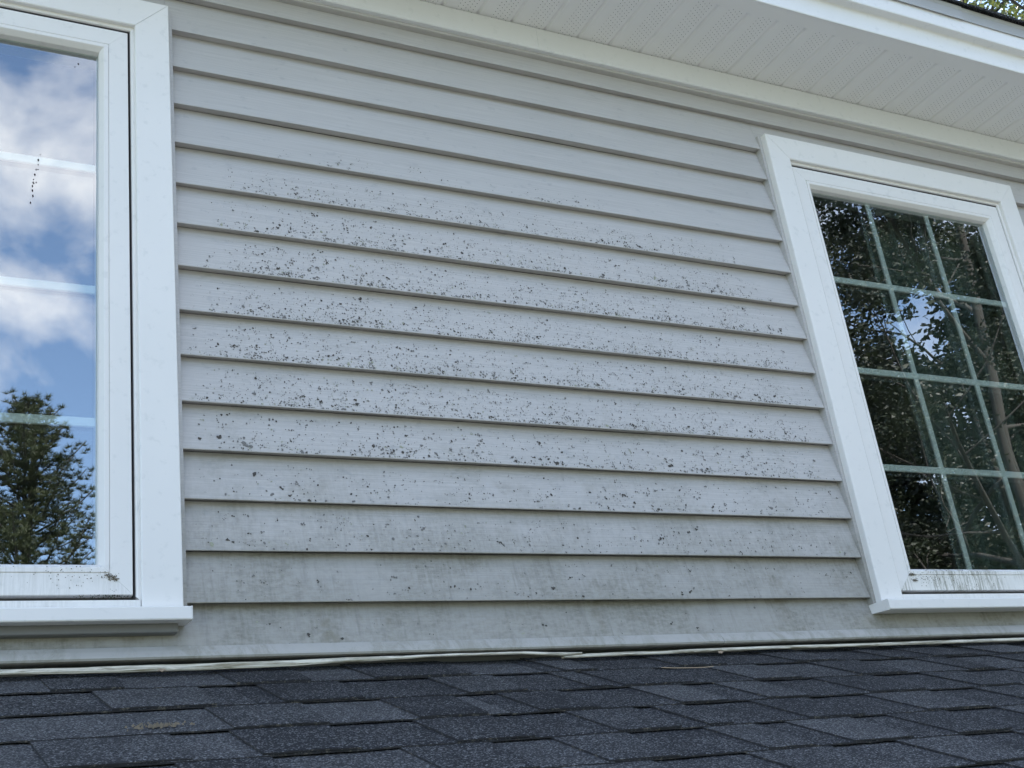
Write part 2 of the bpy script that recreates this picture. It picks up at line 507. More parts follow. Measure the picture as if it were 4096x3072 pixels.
CAS = [(0, 0.022), (0.0, -0.0195), (0.0015, -0.0215), (0.0725, -0.0215), (0.0745, -0.0195), (0.0745, 0.0), (0.055, 0.0), (0.055, 0.022)]
FRM = [(0.0745, -0.0095), (0.0785, -0.0095), (0.0810, -0.0082), (0.0820, -0.0055), (0.0820, 0.045), (0.062, 0.045), (0.062, 0.0002), (0.0745, 0.0002)]
# sash: face, groove, bead, slope into the glass (insets measured from the sash's outer edge)
SAS = [(0.0, 0.041), (0.0, -0.0055), (0.0012, -0.0075), (0.0400, -0.0078), (0.0407, -0.0055), (0.0416, -0.0055), (0.0421, -0.0084), (0.0500, -0.0084), (0.0515, -0.0070), (0.0585, 0.0030), (0.0590, 0.0050), (0.0590, 0.0195), (0.0550, 0.041)]
CASB = None
RIND, _, _ = mat('room_side_wood', (0.55, 0.57, 0.55), 0.5)

def window(x0, dirty, label):
    w = x0 + WW; loc = (x0, 0, 0)
    L = lambda v: [(a - x0, b, c) for a, b, c in v]
    # the window's own mesh: the jamb liner behind everything
    g = G()
    t = 0.004
    g.box(0.063, 0.085, 0.0452, 0.135, -1.325, -0.005); g.box(WW - 0.085, WW - 0.063, 0.0452, 0.135, -1.325, -0.005)
    g.box(0.085, WW - 0.085, 0.0452, 0.135, -0.030, -0.005); g.box(0.085, WW - 0.085, 0.0452, 0.135, -1.325, -1.300)
    win = obj('window', g.make('window', RIND), house, loc)
    win['label'] = label
    # casing: two legs and a head, mitred at the top, square on the sill
    rect = (x0, w, CB - 0.0, CT)
    for s in 'lr':
        v, f = mitred(CAS, rect, s, 0.0)
        n = len(CAS)
        v = [(a, b, CB if i < n else c - 0.0003) for i, (a, b, c) in enumerate(v)]
        bevel(obj('casing', mesh('casing', L(v), f, M_WHITE), win, loc), 0.0005, 1)
    v, f = mitred(CAS, rect, 't', 0.0004)
    obj('casing', mesh('casing', L(v), f, M_WHITE), win, loc)
    # fixed frame
    rf = (x0, w, CB - 0.055, CT)
    for s in 'lrt':
        v, f = mitred(FRM, rf, s)
        obj('frame', mesh('frame', L(v), f, M_WHITE), win, loc)
    g = G(); g.extr([(0.03, -1.334), (-0.018, -1.334), (-0.0185, -1.3345), (-0.0185, -1.3195), (-0.0175, -1.3185), (-0.0120, -1.3170), (0.03, -1.3150)], [0.076, WW - 0.076])
    obj('frame', g.make('frame', M_RAIL2), win, loc)
    g = G()
    rs = (x0 + 0.0870, w - 0.0870, -1.3065, -0.0438)
    # black weather seal; its thin front strips blacken the gap in place of shade
    gx0, gx1 = 0.0822, WW - 0.0822
    g.box(gx0, gx0 + 0.0012, -0.004, 0.0119, -1.314, -0.0376); g.box(gx1 - 0.0012, gx1, -0.004, 0.0119, -1.314, -0.0376)
    g.box(gx0 + .0013, gx1 - .0013, -0.004, 0.0119, -0.0388, -0.0376)
    g.box(gx0, gx0 + 0.010, 0.012, 0.028, -1.314, -0.0376); g.box(gx1 - 0.010, gx1, 0.012, 0.028, -1.314, -0.0376)
    g.box(gx0 + .0102, gx1 - .0102, 0.012, 0.028, -0.050, -0.0376); g.box(gx0 + .0102, gx1 - .0102, 0.012, 0.028, -1.3145, -1.302)
    obj('seal_and_gap_shade', g.make('seal_and_gap_shade', M_SEAL_SHADE), win, loc)
    for s in 'lrtb':
        v, f = mitred(SAS, rs, s, 0.0002)
        o = obj('sash_rail', mesh('sash_rail', L(v), f, (M_RAIL if dirty else M_RAIL2) if s == 'b' else M_WHITE), win, loc)
        if s == 'b': o['label'] = 'mildew streaked bottom sash rail' if dirty else 'bottom sash rail with mildew in its corner'
    gl = (rs[0] + 0.0592 - x0, rs[1] - 0.0592 - x0, rs[2] + 0.0592, rs[3] - 0.0592)
    def quadpane(name, y, m, ins=-0.002):
        a, b, c, d = gl[0] + ins, gl[1] - ins, gl[2] + ins, gl[3] - ins
        g = G(); g.box(a, b, y, y + 0.0006, c, d)
        o = obj(name, mesh(name, [(a, y, c), (b, y, c), (b, y, d), (a, y, d)], [(0, 1, 2, 3)], m), win, loc)
        return o
    quadpane('pane', 0.0180, M_GLASS)
    # spacer frame between the panes
    g = G()
    g.box(gl[0] - .002, gl[0] + .003, 0.0190, 0.0340, gl[2], gl[3]); g.box(gl[1] - .003, gl[1] + .002, 0.0190, 0.0340, gl[2], gl[3])
    g.box(gl[0] + .0031, gl[1] - .0031, 0.0190, 0.0340, gl[2] - .002, gl[2] + .003); g.box(gl[0] + .0031, gl[1] - .0031, 0.0190, 0.0340, gl[3] - .003, gl[3] + .002)
    obj('spacer', g.make('spacer', M_SPACER), win, loc)
    quadpane('pane', 0.0350, M_GLASS2)
    # grille bars between the panes: two uprights, three crossbars
    gw = (gl[1] - gl[0]) / 3; gh = (gl[3] - gl[2]) / 4
    for i in (1, 2):
        xx = gl[0] + gw * i; g = G(); g.box(xx - 0.0095, xx + 0.0095, 0.0235, 0.0295, gl[2], gl[3])
        bevel(obj('muntin', g.make('muntin', M_MUNT), win, loc), 0.0015, 1)
    for i in (1, 2, 3):
        zz = gl[2] + gh * i; g = G(); g.box(gl[0], gl[1], 0.0230, 0.0300, zz - 0.0095, zz + 0.0095)
        bevel(obj('muntin', g.make('muntin', M_MUNT), win, loc), 0.0015, 1)
    # room side of the sash and its stop
    g = G()
    g.box(0.085, 0.1405, 0.0460, 0.068, -1.300, -0.031); g.box(WW - 0.1405, WW - 0.085, 0.0460, 0.068, -1.300, -0.031)
    g.box(0.1406, WW - 0.1406, 0.0460, 0.068, -0.104, -0.031); g.box(0.1406, WW - 0.1406, 0.0460, 0.068, -1.300, -1.250)
    obj('inner_sash', g.make('inner_sash', RIND), win, loc)
    # projecting sill with a folded end cap
    g = G()
    g.extr([(0.019, -1.3375), (-0.0485, -1.3385), (-0.0505, -1.3400), (-0.0508, -1.3610), (-0.0495, -1.3635), (-0.047, -1.3637), (0.019, -1.3595)], [-0.0085, WW + 0.0070])
    bevel(obj('sill', g.make('sill', M_WHITE), win, loc), 0.0006, 1)
    for a, b in ((-0.0098, -0.0087), (WW + 0.0072, WW + 0.0083)):
        g = G(); g.extr([(0.016, -1.3370), (-0.0490, -1.3378), (-0.0515, -1.3400), (-0.0518, -1.3620), (-0.0500, -1.3645), (0.016, -1.3600)], [a, b])
        obj('end_cap', g.make('end_cap', M_WHITE), win, loc)
    # grey siding channel along both casing legs
    for a, b in ((-0.0110, -0.0005), (WW + 0.0005, WW + 0.0110)):
        g = G(); g.box(a, b, -0.0020, 0.0225, -1.3370, CT + 0.001)
        obj('side_channel', g.make('side_channel', M_SID), win, loc)
    return win, gl, gw, gh
winL, gl, gw, gh = window(WX[0], False, 'left casement window reflecting blue sky, clouds and a pine')
winR, _, _, _ = window(WX[1], True, 'right casement window reflecting dark leafy branches')

# grey apron strip under the left sill
g = G(); g.extr([(0.016, -1.360), (-0.0165, -1.360), (-0.0180, -1.3615), (-0.0180, -1.3765), (-0.0165, -1.378), (0.016, -1.378)], [WX[0], 0.5345])
bevel(obj('apron', g.make('apron', M_APRON), winL, (0, 0, 0)), 0.0005, 1)

# dark streak of insect specks on the left pane
V, F = [], []
for x, z in [(0.286, -.378), (.283, -.392), (.283, -.403), (.283, -.415), (.279, -.416), (.277, -.429), (.275, -.44), (.274, -.447), (.28, -.446), (.276, -.45), (.273, -.456), (.273, -.467), (.274, -.48), (.27, -.496), (.359, -.132), (.352, -.142)]:
    r = rl.uniform(0.0014, 0.0026); b = len(V)
    V.append((x, 0.0160, z))
    for i in range(7):
        a = i * 6.283 / 7; rr = r * rl.uniform(.6, 1.1)
        V.append((x + math.cos(a) * rr * .8, 0.0176, z + math.sin(a) * rr * 1.5))
    F += [(b, b + 1 + i, b + 1 + (i + 1) % 7) for i in range(7)]
M_BUG, _, _ = mat('insect_speck', (0.05, 0.04, 0.045), 0.9)
tag(obj('insect_specks', mesh('insect_specks', V, F, M_BUG), winL), kind='stuff')

# moss and mildew tufts in the window corners
M_MOSS, _, _ = mat('black_green_moss', (0.035, 0.042, 0.022), 1.0)
M_MILD, _, _ = mat('brown_mildew', (0.16, 0.14, 0.10), 1.0)
def tufts(name, pts, m, parent):
    V, F = [], []
    for (x, y, z, r, n_) in pts:
        for _ in range(n_):
            cx, cy, cz = x + rl.gauss(0, r), y - abs(rl.gauss(0, 0.0006)), z + rl.gauss(0, r * 0.35)
            s = rl.uniform(0.0005, 0.0014); b = len(V)
            for i in range(4):
                a = i * 1.57 + rl.random()
                V.append((cx + math.cos(a) * s, cy, cz + math.sin(a) * s))
            V.append((cx, cy - s * 0.9, cz))
            F += [(b + i, b + (i + 1) % 4, b + 4) for i in range(4)]
    return tag(obj(name, mesh(name, V, F, m), parent), kind='stuff')
tufts('moss', [(0.405, -0.0060, -1.3085, 0.020, 120), (0.43, -0.006, -1.309, 0.012, 70), (0.37, -0.006, -1.3095, 0.006, 20)], M_MOSS, winL)
tufts('mildew', [(0.418, -0.0090, -1.2725, 0.006, 80), (0.35, -0.0088, -1.2702, 0.035, 60), (0.15, -0.0088, -1.2702, 0.10, 80), (0.424, -0.0085, -1.278, 0.004, 40)], M_MILD, winL)
tufts('mildew', [(2.388, -0.0090, -1.265, 0.005, 120), (2.393, -0.0088, -1.280, 0.004, 90), (2.44, -0.0088, -1.2705, 0.03, 110), (2.56, -0.0088, -1.2705, 0.07, 120)], M_MILD, winR)

# dark room behind the glass
g = G()
rx0, rx1, ry0, ry1, rz0, rz1 = XL + 0.1, XR - 0.1, 0.141, 3.6, -1.98, 0.23
b = [(x, y, z) for x in (rx0, rx1) for y in (ry0, ry1) for z in (rz0, rz1)]
g.v = b; g.f = [(0, 2, 3, 1), (4, 5, 7, 6), (2, 6, 7, 3), (0, 4, 6, 2), (1, 3, 7, 5)]
obj('room', g.make('room', M_ROOM), house)

# curtain hanging inside the right window
M_CURT, _, _ = mat('dark_green_cloth', (0.15, 0.17, 0.155), 0.9)
V, F = [], []
xs = linsp(2.70, 3.22, 90); zs = linsp(-1.30, -0.02, 14)
for i, x in enumerate(xs):
    for z in zs:
        V.append((x + 0.004 * math.sin(z * 5 + i), 0.115 + 0.016 * math.sin(i * 0.62 + 0.6 * math.sin(i * 0.21)) * (0.7 + 0.3 * math.cos(z)) , z))
nz = len(zs)
F = [(i * nz + j, (i + 1) * nz + j, (i + 1) * nz + j + 1, i * nz + j + 1) for i in range(len(xs) - 1) for j in range(nz - 1)]
cu = obj('curtain', mesh('curtain', V, F, M_CURT, smooth=True))
so_ = cu.modifiers.new('thickness', 'SOLIDIFY'); so_.thickness = 0.0012
tag(cu, 'dark green curtain in folds hanging behind the glass of the right window', 'curtain')

# ------------------------------------------------------------------ eave
eave = None
g = G(); g.box(XL, XR, -0.304, 0.14, 0.2600, 0.2620)  # near-black sheet stands in for the unlit attic behind the vent holes
soffit = obj('soffit', g.make('soffit', M_DARK), house)
def soffit_mesh():
    g = G()
    prof = []
    for i in range(3):
        b = i * 0.1016
        prof += [(b + 0.0000, 0.2445), (b + 0.0050, 0.2440), (b + 0.0105, 0.2398), (b + 0.0190, 0.2392), (b + 0.0990, 0.2392), (b + 0.1010, 0.2396)]
    prof.append((0.3044, 0.2445))
    v = []; n = len(prof)
    ys = [-0.268, -0.17, -0.07, 0.010]
    for y in ys:
        for x, z in prof: v.append((x, y, z))
    f = [(i * n + j, i * n + j + 1, (i + 1) * n + j + 1, (i + 1) * n + j) for i in range(len(ys) - 1) for j in range(n - 1)]
    return mesh('soffit_panel', v, f, M_SOF)
sm_ = soffit_mesh()
x = 1.9530 - 0.3048 * 12
while x < XR - 0.2:
    obj('soffit_panel', sm_, soffit, (x, 0, 0)); x += 0.3048
g = G(); g.extr([(-0.3060, 0.2365), (-0.2600, 0.2380), (-0.2590, 0.2388), (-0.2640, 0.2400), (-0.3060, 0.2395)], linsp(XL, XR, 12))
obj('soffit_edge', g.make('soffit_edge', M_SOFP), soffit)

def dent(x, y, z): return (x, y + 0.0007 * math.sin(x * 4.1 + z * 20) + 0.0004 * math.sin(x * 9.0), z + 0.0006 * math.sin(x * 2.2))
g = G(); g.extr([(-0.3065, 0.2360), (-0.3105, 0.2362), (-0.3118, 0.2385), (-0.3118, 0.2950), (-0.3125, 0.2990), (-0.3150, 0.3010), (-0.3360, 0.3020), (-0.3385, 0.3030), (-0.3395, 0.3055), (-0.3400, 0.3560), (-0.3065, 0.3560)], linsp(XL, XR, 60), fn=dent)
obj('fascia', g.make('fascia', M_FASCIA, smooth=False), house)
for a, b_, pr in ((XL, 2.838, 0.0030), (2.8300, XR, 0.0)):
    g = G(); g.extr([(-0.342 - pr, 0.3520 - pr * .8), (-0.3445 - pr, 0.3525 - pr * .8), (-0.3435 - pr, 0.360), (-0.3445 - pr, 0.385), (-0.3485 - pr, 0.393), (-0.3488 - pr, 0.3975), (-0.335, 0.3980 - pr * .2), (-0.3402, 0.3570)], linsp(a, b_, 24), fn=dent)
    obj('drip_edge', g.make('drip_edge', M_DRIP), house)

# main roof over the wall, its lower edge a row of shingle ends
ANG = R(22.6)
CA, SA = math.cos(ANG), math.sin(ANG)
def up(s, h, y0=-0.361, z0=0.3965): return (y0 + s * CA - h * SA, z0 + s * SA + h * CA)
g = G()
p = [up(0.035, 0.001), up(4.9, 0.001), up(4.9, 0.012), up(0.035, 0.006)]
g.extr(p, [XL - 0.2, XR + 0.2])
rg = up(4.9, 0.006)
g.extr([(rg[0] + 0.001, rg[1]), (rg[0] + 4.8, rg[1] - 2.0), (rg[0] + 4.8, rg[1] - 2.01), (rg[0] + 0.001, rg[1] - 0.012)], [XL - 0.2, XR + 0.2])
main_roof = obj('main_roof', g.make('main_roof', M_SHIN), house)
rr = random.Random(5)
x = XL - 0.2
while x < XR + 0.15:
    w_ = rr.uniform(0.16, 0.34); x1 = min(x + w_, XR + 0.2)
    n_ = 10; V = []; j = [rr.uniform(-0.0025, 0.0025) for _ in range(n_)]
    th = rr.uniform(0.005, 0.007)
    xs = linsp(x + 0.0006, x1 - 0.0006, n_)
    for i, xx in enumerate(xs):
        for s, h in ((j[i], 0.0015), (0.30, 0.0075), (0.30, 0.0095 + th), (j[i] + 0.001, 0.0015 + th)):
            a = up(s, h); V.append((xx, a[0], a[1]))
    F = [[i * 4 + q, i * 4 + (q + 1) % 4, (i + 1) * 4 + (q + 1) % 4, (i + 1) * 4 + q] for i in range(n_ - 1) for q in range(4)]
    F += [[3, 2, 1, 0], [(n_ - 1) * 4 + q for q in range(4)]]
    obj('shingle', mesh('shingle', V, F, M_SHIN), main_roof)
    x = x1
# gable ends and rear wall close the upper storey
g = G()
g.box(XL, XL + 0.1, 0.142, 8.2, -2.0, 0.5); g.box(XR - 0.1, XR, 0.142, 8.2, -2.0, 0.5); g.box(XL + .101, XR - .101, 8.1, 8.2, -2.0, 0.5)
for xx in (XL, XR - 0.1):
    b = len(g.v)
    g.v += [(xx + d, y, z) for d in (0, 0.1) for y, z in ((0.142, 0.501), (8.2, 0.501), (4.155, 2.25))]
    g.f += [(b, b + 1, b + 2), (b + 5, b + 4, b + 3), (b, b + 3, b + 4, b + 1), (b + 1, b + 4, b + 5, b + 2), (b + 2, b + 5, b + 3, b)]
obj('gable_wall', g.make('gable_wall', M_SID), house)

# ------------------------------------------------------------------ lower roof
def rf(x, s, h): return (x, -0.030 - s * CA - h * SA, -1.4565 - s * SA + h * CA)
g = G()
v = []
for x in (XL - 0.3, XR + 0.3):
    for s, h in ((-0.06, -0.012), (2.12, -0.012), (2.12, -0.16), (-0.06, -0.16)): v.append(rf(x, s, h))
lower_roof = obj('lower_roof', mesh('lower_roof', v, [(0, 1, 2, 3)[::-1], (4, 5, 6, 7), (0, 1, 5, 4), (1, 2, 6, 5), (2, 3, 7, 6), (3, 0, 4, 7)], M_SHEDGE), house)
rs_ = random.Random(11)
EXP = 0.1585
def shingle(x0, x1, k, lift, th, tl=0.0, tr_=0.0, tabn=False):
    """one piece: bottom edge at s_k, top edge tucked under the course above"""
    sb = 0.118 + EXP * k
    stp = max(sb - EXP - 0.035, -0.055)
    f_ = (sb - stp)
    n_ = max(4, int((x1 - x0) / 0.025))
    V = []
    top_drop = (0.0062 if k > 0 else 0.0085) * f_ / (EXP + 0.035)
    for i in range(n_ + 1):
        u = i / n_
        jit = rs_.uniform(-0.0012, 0.0012)
        jh = rs_.uniform(-0.0004, 0.0005)
        xb = x0 + tl + (x1 - tr_ - x0 - tl) * u
        xt = x0 + (x1 - x0) * u
        hb = lift + jh
        for (x, s, h) in ((xb, sb + jit, hb - th), (xb, sb + jit, hb), (xb, sb + jit - 0.004, hb + 0.0007), (xt, stp, hb - top_drop), (xt, stp, hb - top_drop - th)):
            V.append(rf(x, s, h))
    F, FM = [], []
    for i in range(n_):
        for q in range(5):
            F.append([i * 5 + q, (i + 1) * 5 + q, (i + 1) * 5 + (q + 1) % 5, i * 5 + (q + 1) % 5]); FM.append(1 if q == 0 else 0)
    F += [[4, 3, 2, 1, 0][::-1], [n_ * 5 + q for q in range(5)][::-1]]; FM += [1, 1]
    o = obj('shingle_tab' if tabn else 'shingle', mesh('shingle', V, F, [M_SHIN, M_SHEDGE], FM), lower_roof)
    return o
tabs = {0: [(.299, .426), (.599, .742), (.852, 1.058), (1.246, 1.335), (1.525, 1.654), (1.831, 1.96), (2.107, 2.165), (2.245, 2.40), (2.462, 2.63)],
        1: [(.09, .168), (.363, .536), (.636, .785), (.959, 1.09), (1.214, 1.272), (1.288, 1.458), (1.589, 1.72), (1.866, 2.011), (2.181, 2.276), (2.43, 2.6)],
        2: [(.04, .165), (.507, .665), (.801, .936), (1.02, 1.144), (1.297, 1.414), (1.49, 1.60), (1.741, 1.903), (2.038, 2.168), (2.30, 2.42)],
        3: [(.02, .10), (.233, .420), (.503, .657), (.792, .930), (1.065, 1.201), (1.238, 1.303), (1.45, 1.586), (1.726, 1.892), (2.02, 2.16), (2.3, 2.45)],
        4: [(.12, .27), (.39, .52), (.705, .85), (.95, 1.085), (1.23, 1.335), (1.399, 1.54), (1.626, 1.77), (1.90, 2.05)]}
for k in range(0, 14):
    x = XL - 0.3 + (k * 0.37) % 0.9
    x = XL - 0.3
    first = True
    while x < XR + 0.3:
        w_ = (0.25 + (k * 0.373) % 0.75) if first else 0.985
        x1 = min(x + w_, XR + 0.3)
        shingle(x + 0.0007, x1 - 0.0007, k, 0.0026, 0.0024)
        x = x1; first = False
    tl = list(tabs.get(k, []))
    lo, hi = (tl[0][0] - 0.12, tl[-1][1] + 0.12) if tl else (0.0, 0.0)
    x = lo - 0.3 * rs_.random()
    while x > XL + 0.1:
        w_ = rs_.uniform(0.10, 0.2); tl.append((x - w_, x)); x -= w_ + rs_.uniform(0.08, 0.17)
    x = hi
    while x < XR - 0.2:
        w_ = rs_.uniform(0.10, 0.2); tl.append((x, x + w_)); x += w_ + rs_.uniform(0.08, 0.17)
    for a, b in tl:
        shingle(a, b, k, 0.0058, 0.0026, tl=rs_.uniform(0.002, 0.006), tr_=rs_.uniform(0.006, 0.012), tabn=True)

# strip of cream trim lying at the foot of the wall, lifted in the middle
def strip(pts, yf, th):
    g = G(); V = []
    P = []
    for i in range(len(pts) - 1):
        for u in (0, .2, .4, .6, .8): P.append([a + (b - a) * (u * u * (3 - 2 * u)) if q else a + (b - a) * u for q, (a, b) in enumerate(zip(pts[i], pts[i + 1]))])
    P.append(pts[-1])
    for x, zt, zb in P:
        j = 0.00035 * math.sin(x * 31) + 0.0002 * math.sin(x * 83)
        V += [(x, yf, zt + j), (x, yf - th, zt - 0.0012 + j), (x, yf - th - 0.0008, zt - (zt - zb) * .35), (x, yf - th - 0.0016, zt - (zt - zb) * .75), (x, yf - th, zb + j), (x, yf, zb + 0.0008)]
    n = 6; F = []
    for i in range(len(P) - 1):
        for q in range(n): F.append([i * n + q, i * n + (q + 1) % n, (i + 1) * n + (q + 1) % n, (i + 1) * n + q])
    F += [list(range(n))[::-1], [(len(P) - 1) * n + q for q in range(n)]]
    return V, F
V, F = strip([(XL, -1.4385, -1.4490), (0.236, -1.4387, -1.4482), (0.4426, -1.4387, -1.4508), (0.6695, -1.4385, -1.4508), (0.8481, -1.4362, -1.4461), (1.0381, -1.4352, -1.4412), (1.1983, -1.4344, -1.4408), (1.3139, -1.4392, -1.4472), (1.3615, -1.4397, -1.4450)], -0.026, 0.010)
obj('flashing_strip', mesh('flashing_strip', V, F, M_STRIP), house)['label'] = 'left cream flashing strip, lifted off the shingles in the middle'
V, F = strip([(1.3196, -1.4462, -1.4512), (1.3717, -1.4430, -1.4509), (1.8553, -1.4395, -1.4474), (2.6973, -1.4388, -1.4475), (XR, -1.4388, -1.4475)], -0.022, 0.0115)
obj('flashing_strip', mesh('flashing_strip', V, F, M_STRIP), house)['label'] = 'right cream flashing strip lying flat on the shingles'

# lower storey below the roof edge, and its eave boards
e0 = rf(0, 2.12, -0.012)
g = G(); g.box(XL - 0.3, XR + 0.3, e0[1] - 0.022, e0[1] - 0.001, e0[2] - 0.17, e0[2] + 0.002)
obj('lower_fascia', g.make('lower_fascia', M_FASCIA), house)
g = G(); g.box(XL, XR, e0[1] + 0.35, e0[1] + 0.5, GZ, e0[2] - 0.02)
g.box(XL, XL + 0.1, e0[1] + 0.501, 8.2, GZ, -2.001); g.box(XR - 0.1, XR, e0[1] + 0.501, 8.2, GZ, -2.001)
obj('lower_wall', g.make('lower_wall', M_SID), house)

# ------------------------------------------------------------------ small litter on the roof
M_DRY, _, _ = mat('dry_leaf', (0.33, 0.25, 0.18), 0.9)
def litter(name, pts2, label, cat, m, h=0.0085, lift=0.003):
    V = [rf(x, s, h + (lift if i % 2 else 0)) for i, (x, s) in enumerate(pts2)]
    c = rf(sum(p[0] for p in pts2) / len(pts2), sum(p[1] for p in pts2) / len(pts2), h + lift * 1.4)
    V.append(c); n = len(pts2)
    o = obj(name, mesh(name, V, [(i, (i + 1) % n, n) for i in range(n)], m))
    s_ = o.modifiers.new('thickness', 'SOLIDIFY'); s_.thickness = 0.0004
    tag(o, label, cat); return o
litter('dry_leaf', [(.4900, .012), (.4945, .006), (.4990, .009), (.5040, .007), (.5060, .012), (.5015, .017), (.4965, .019), (.4925, .018)], 'curled dry leaf fragment under the white strip near the left window', 'leaf', M_DRY)
litter('dry_leaf', [(1.700, .020), (1.704, .012), (1.711, .013), (1.713, .020), (1.706, .024)], 'tiny pale dry leaf crumb against the right hand flashing strip', 'leaf', M_DRY)
V, F = [], []
cur = [(1.452, .158), (1.475, .166), (1.500, .170), (1.527, .173), (1.552, .172), (1.575, .166)]
for x, s in cur:
    for d, h in ((-.0006, .012), (.0006, .012), (0, .0132)): V.append(rf(x, s + d, h - 0.0025))
for i in range(len(cur) - 1):
    for q in range(3): F.append([i * 3 + q, i * 3 + (q + 1) % 3, (i + 1) * 3 + (q + 1) % 3, (i + 1) * 3 + q])
M_NEED, _, _ = mat('tan_needle', (0.42, 0.32, 0.22), 0.7)
tag(obj('pine_needle', mesh('pine_needle', V, F, M_NEED)), 'single bent tan pine needle lying on the dark shingles', 'pine needle')
# crusty tan lichen on one tab
V, F = [], []
rc = random.Random(3)
for _ in range(150):
    x = rc.gauss(0.412, 0.019); s = rc.gauss(0.402, 0.007); r_ = rc.uniform(0.0008, 0.0026); b = len(V)
    if s > 0.425 or rc.random() < 0.3: continue
    V.append(rf(x, s, 0.0082))
    for i in range(6):
        a = i * 1.047; V.append(rf(x + math.cos(a) * r_ * rc.uniform(.6, 1.6), s + math.sin(a) * r_ * rc.uniform(.5, 1), 0.0048))
    F += [(b, b + 1 + i, b + 1 + (i + 1) % 6) for i in range(6)]
M_CR, _, _ = mat('tan_crust', (0.20, 0.165, 0.12), 1.0)
tag(obj('crust', mesh('crust', V, F, M_CR), lower_roof), 'tan crust on a shingle near the left edge', kind='stuff')

# ================================================================== GROUND AND TREES
M_GR, t_, b_ = mat('lawn', rough=0.95)
n = N(t_); P = n.pos()
n.link(n.mix(n.ramp(n.noise(P, 0.8, 6, 0.6), 0.35, 0.65), (0.045, 0.075, 0.025), (0.085, 0.11, 0.04)), b_.inputs['Base Color'])
n.bump(n.noise(P, 30, 4), 0.5, 0.05, b_)
nn = 24
V = []
for i in range(nn + 1):
    for j in range(nn + 1):
        x = -700 + 1400 * i / nn; y = -700 + 1400 * j / nn
        V.append((x, y, GZ))
F = [(i * (nn + 1) + j, (i + 1) * (nn + 1) + j, (i + 1) * (nn + 1) + j + 1, i * (nn + 1) + j + 1) for i in range(nn) for j in range(nn)]
tag(obj('ground', mesh('ground', V, F, M_GR)), kind='structure')

M_BOUNCE, t_, b_ = mat('bounce_concrete', rough=0.9)
n = N(t_); n.link(n.mix(n.ramp(n.noise(n.pos(), 3, 6, 0.6), 0.3, 0.7), (0.19, 0.185, 0.175), (0.25, 0.245, 0.235)), b_.inputs['Base Color'])
g = G(); g.box(-8, 12, -17.0, -2.6, GZ - 0.2, GZ + 0.04)  # unseen pale slab, added to bounce sunlight up to soffit and laps
tag(obj('bounce_slab', g.make('bounce_slab', M_BOUNCE)), kind='structure')

def leafmat(name, a, b):
    m = bpy.data.materials.new(name); m.use_nodes = True
    t = m.node_tree; bs = t.nodes['Principled BSDF']; n = N(t)
    P = n.pos()
    c = n.mix(n.ramp(n.noise(P, 1.3, 4, 0.6), 0.35, 0.65), a, b)
    bs.inputs['Roughness'].default_value = 0.55
    n.link(c, bs.inputs['Base Color'])
    tl = n.n('ShaderNodeBsdfTranslucent'); n.link(c, tl.inputs['Color'])
    mx_ = n.n('ShaderNodeMixShader'); mx_.inputs[0].default_value = 0.28
    n.link(bs.outputs[0], mx_.inputs[1]); n.link(tl.outputs[0], mx_.inputs[2])
    n.link(mx_.outputs[0], t.nodes['Material Output'].inputs[0])
    return m
M_LEAF = leafmat('shaded_broad_leaf', (0.014, 0.020, 0.011), (0.030, 0.040, 0.020))  # leaves darkened by colour to look backlit despite the front sun
M_PINE = leafmat('pine_foliage', (0.028, 0.040, 0.016), (0.062, 0.074, 0.030))
M_LEAFB = leafmat('lit_broad_leaf', (0.06, 0.085, 0.02), (0.11, 0.13, 0.04))  # lit copy of the broadleaf material, its brightness put into the colour
M_BARK, t_, b_ = mat('bark', rough=0.95)
n = N(t_); n.link(n.mix(n.noise(n.scale(n.pos(), (14, 14, 3)), 1, 5), (0.022, 0.020, 0.018), (0.06, 0.054, 0.048)), b_.inputs['Base Color'])

def tube(V, F, pts, rads, seg=6):
    b = len(V)
    for i, (p, r) in enumerate(zip(pts, rads)):
        d = (pts[min(i + 1, len(pts) - 1)] - pts[max(i - 1, 0)])
        d = d / (np.linalg.norm(d) + 1e-9)
        a = np.cross(d, (0.31, 0.92, 0.22)); a /= np.linalg.norm(a) + 1e-9
        c = np.cross(d, a)
        for s in range(seg):
            t = s * 6.28318 / seg
            V.append(tuple(p + r * (math.cos(t) * a + math.sin(t) * c)))
    for i in range(len(pts) - 1):
        for s in range(seg):
            F.append((b + i * seg + s, b + i * seg + (s + 1) % seg, b + (i + 1) * seg + (s + 1) % seg, b + (i + 1) * seg + s))

def quads_mesh(name, V, m, nper=4):
    V = np.asarray(V, dtype=np.float32).reshape(-1, 3)
    nf = len(V) // nper
    me = bpy.data.meshes.new(name)
    me.vertices.add(len(V)); me.vertices.foreach_set('co', V.ravel())
    me.loops.add(len(V)); me.loops.foreach_set('vertex_index', np.arange(len(V), dtype=np.int32))
    me.polygons.add(nf)
    me.polygons.foreach_set('loop_start', np.arange(0, len(V), nper, dtype=np.int32))
    me.polygons.foreach_set('loop_total', np.full(nf, nper, dtype=np.int32))
    me.materials.append(m); me.update(); me.validate()
    return me

def leaves_at(C, size, rng, squash=1.0):
    n = len(C)
    a = rng.normal(size=(n, 3)); a /= np.linalg.norm(a, axis=1)[:, None]
    a[:, 2] *= 0.6
    b = rng.normal(size=(n, 3)); b = np.cross(a, b); b /= np.linalg.norm(b, axis=1)[:, None] + 1e-9
    s = size * rng.uniform(0.6, 1.25, size=(n, 1))
    tip = C + a * s; base = C - a * s
    l = C + b * s * 0.45 - a * s * 0.15; r = C - b * s * 0.45 - a * s * 0.15
    return np.stack([base, l, tip, r], axis=1)

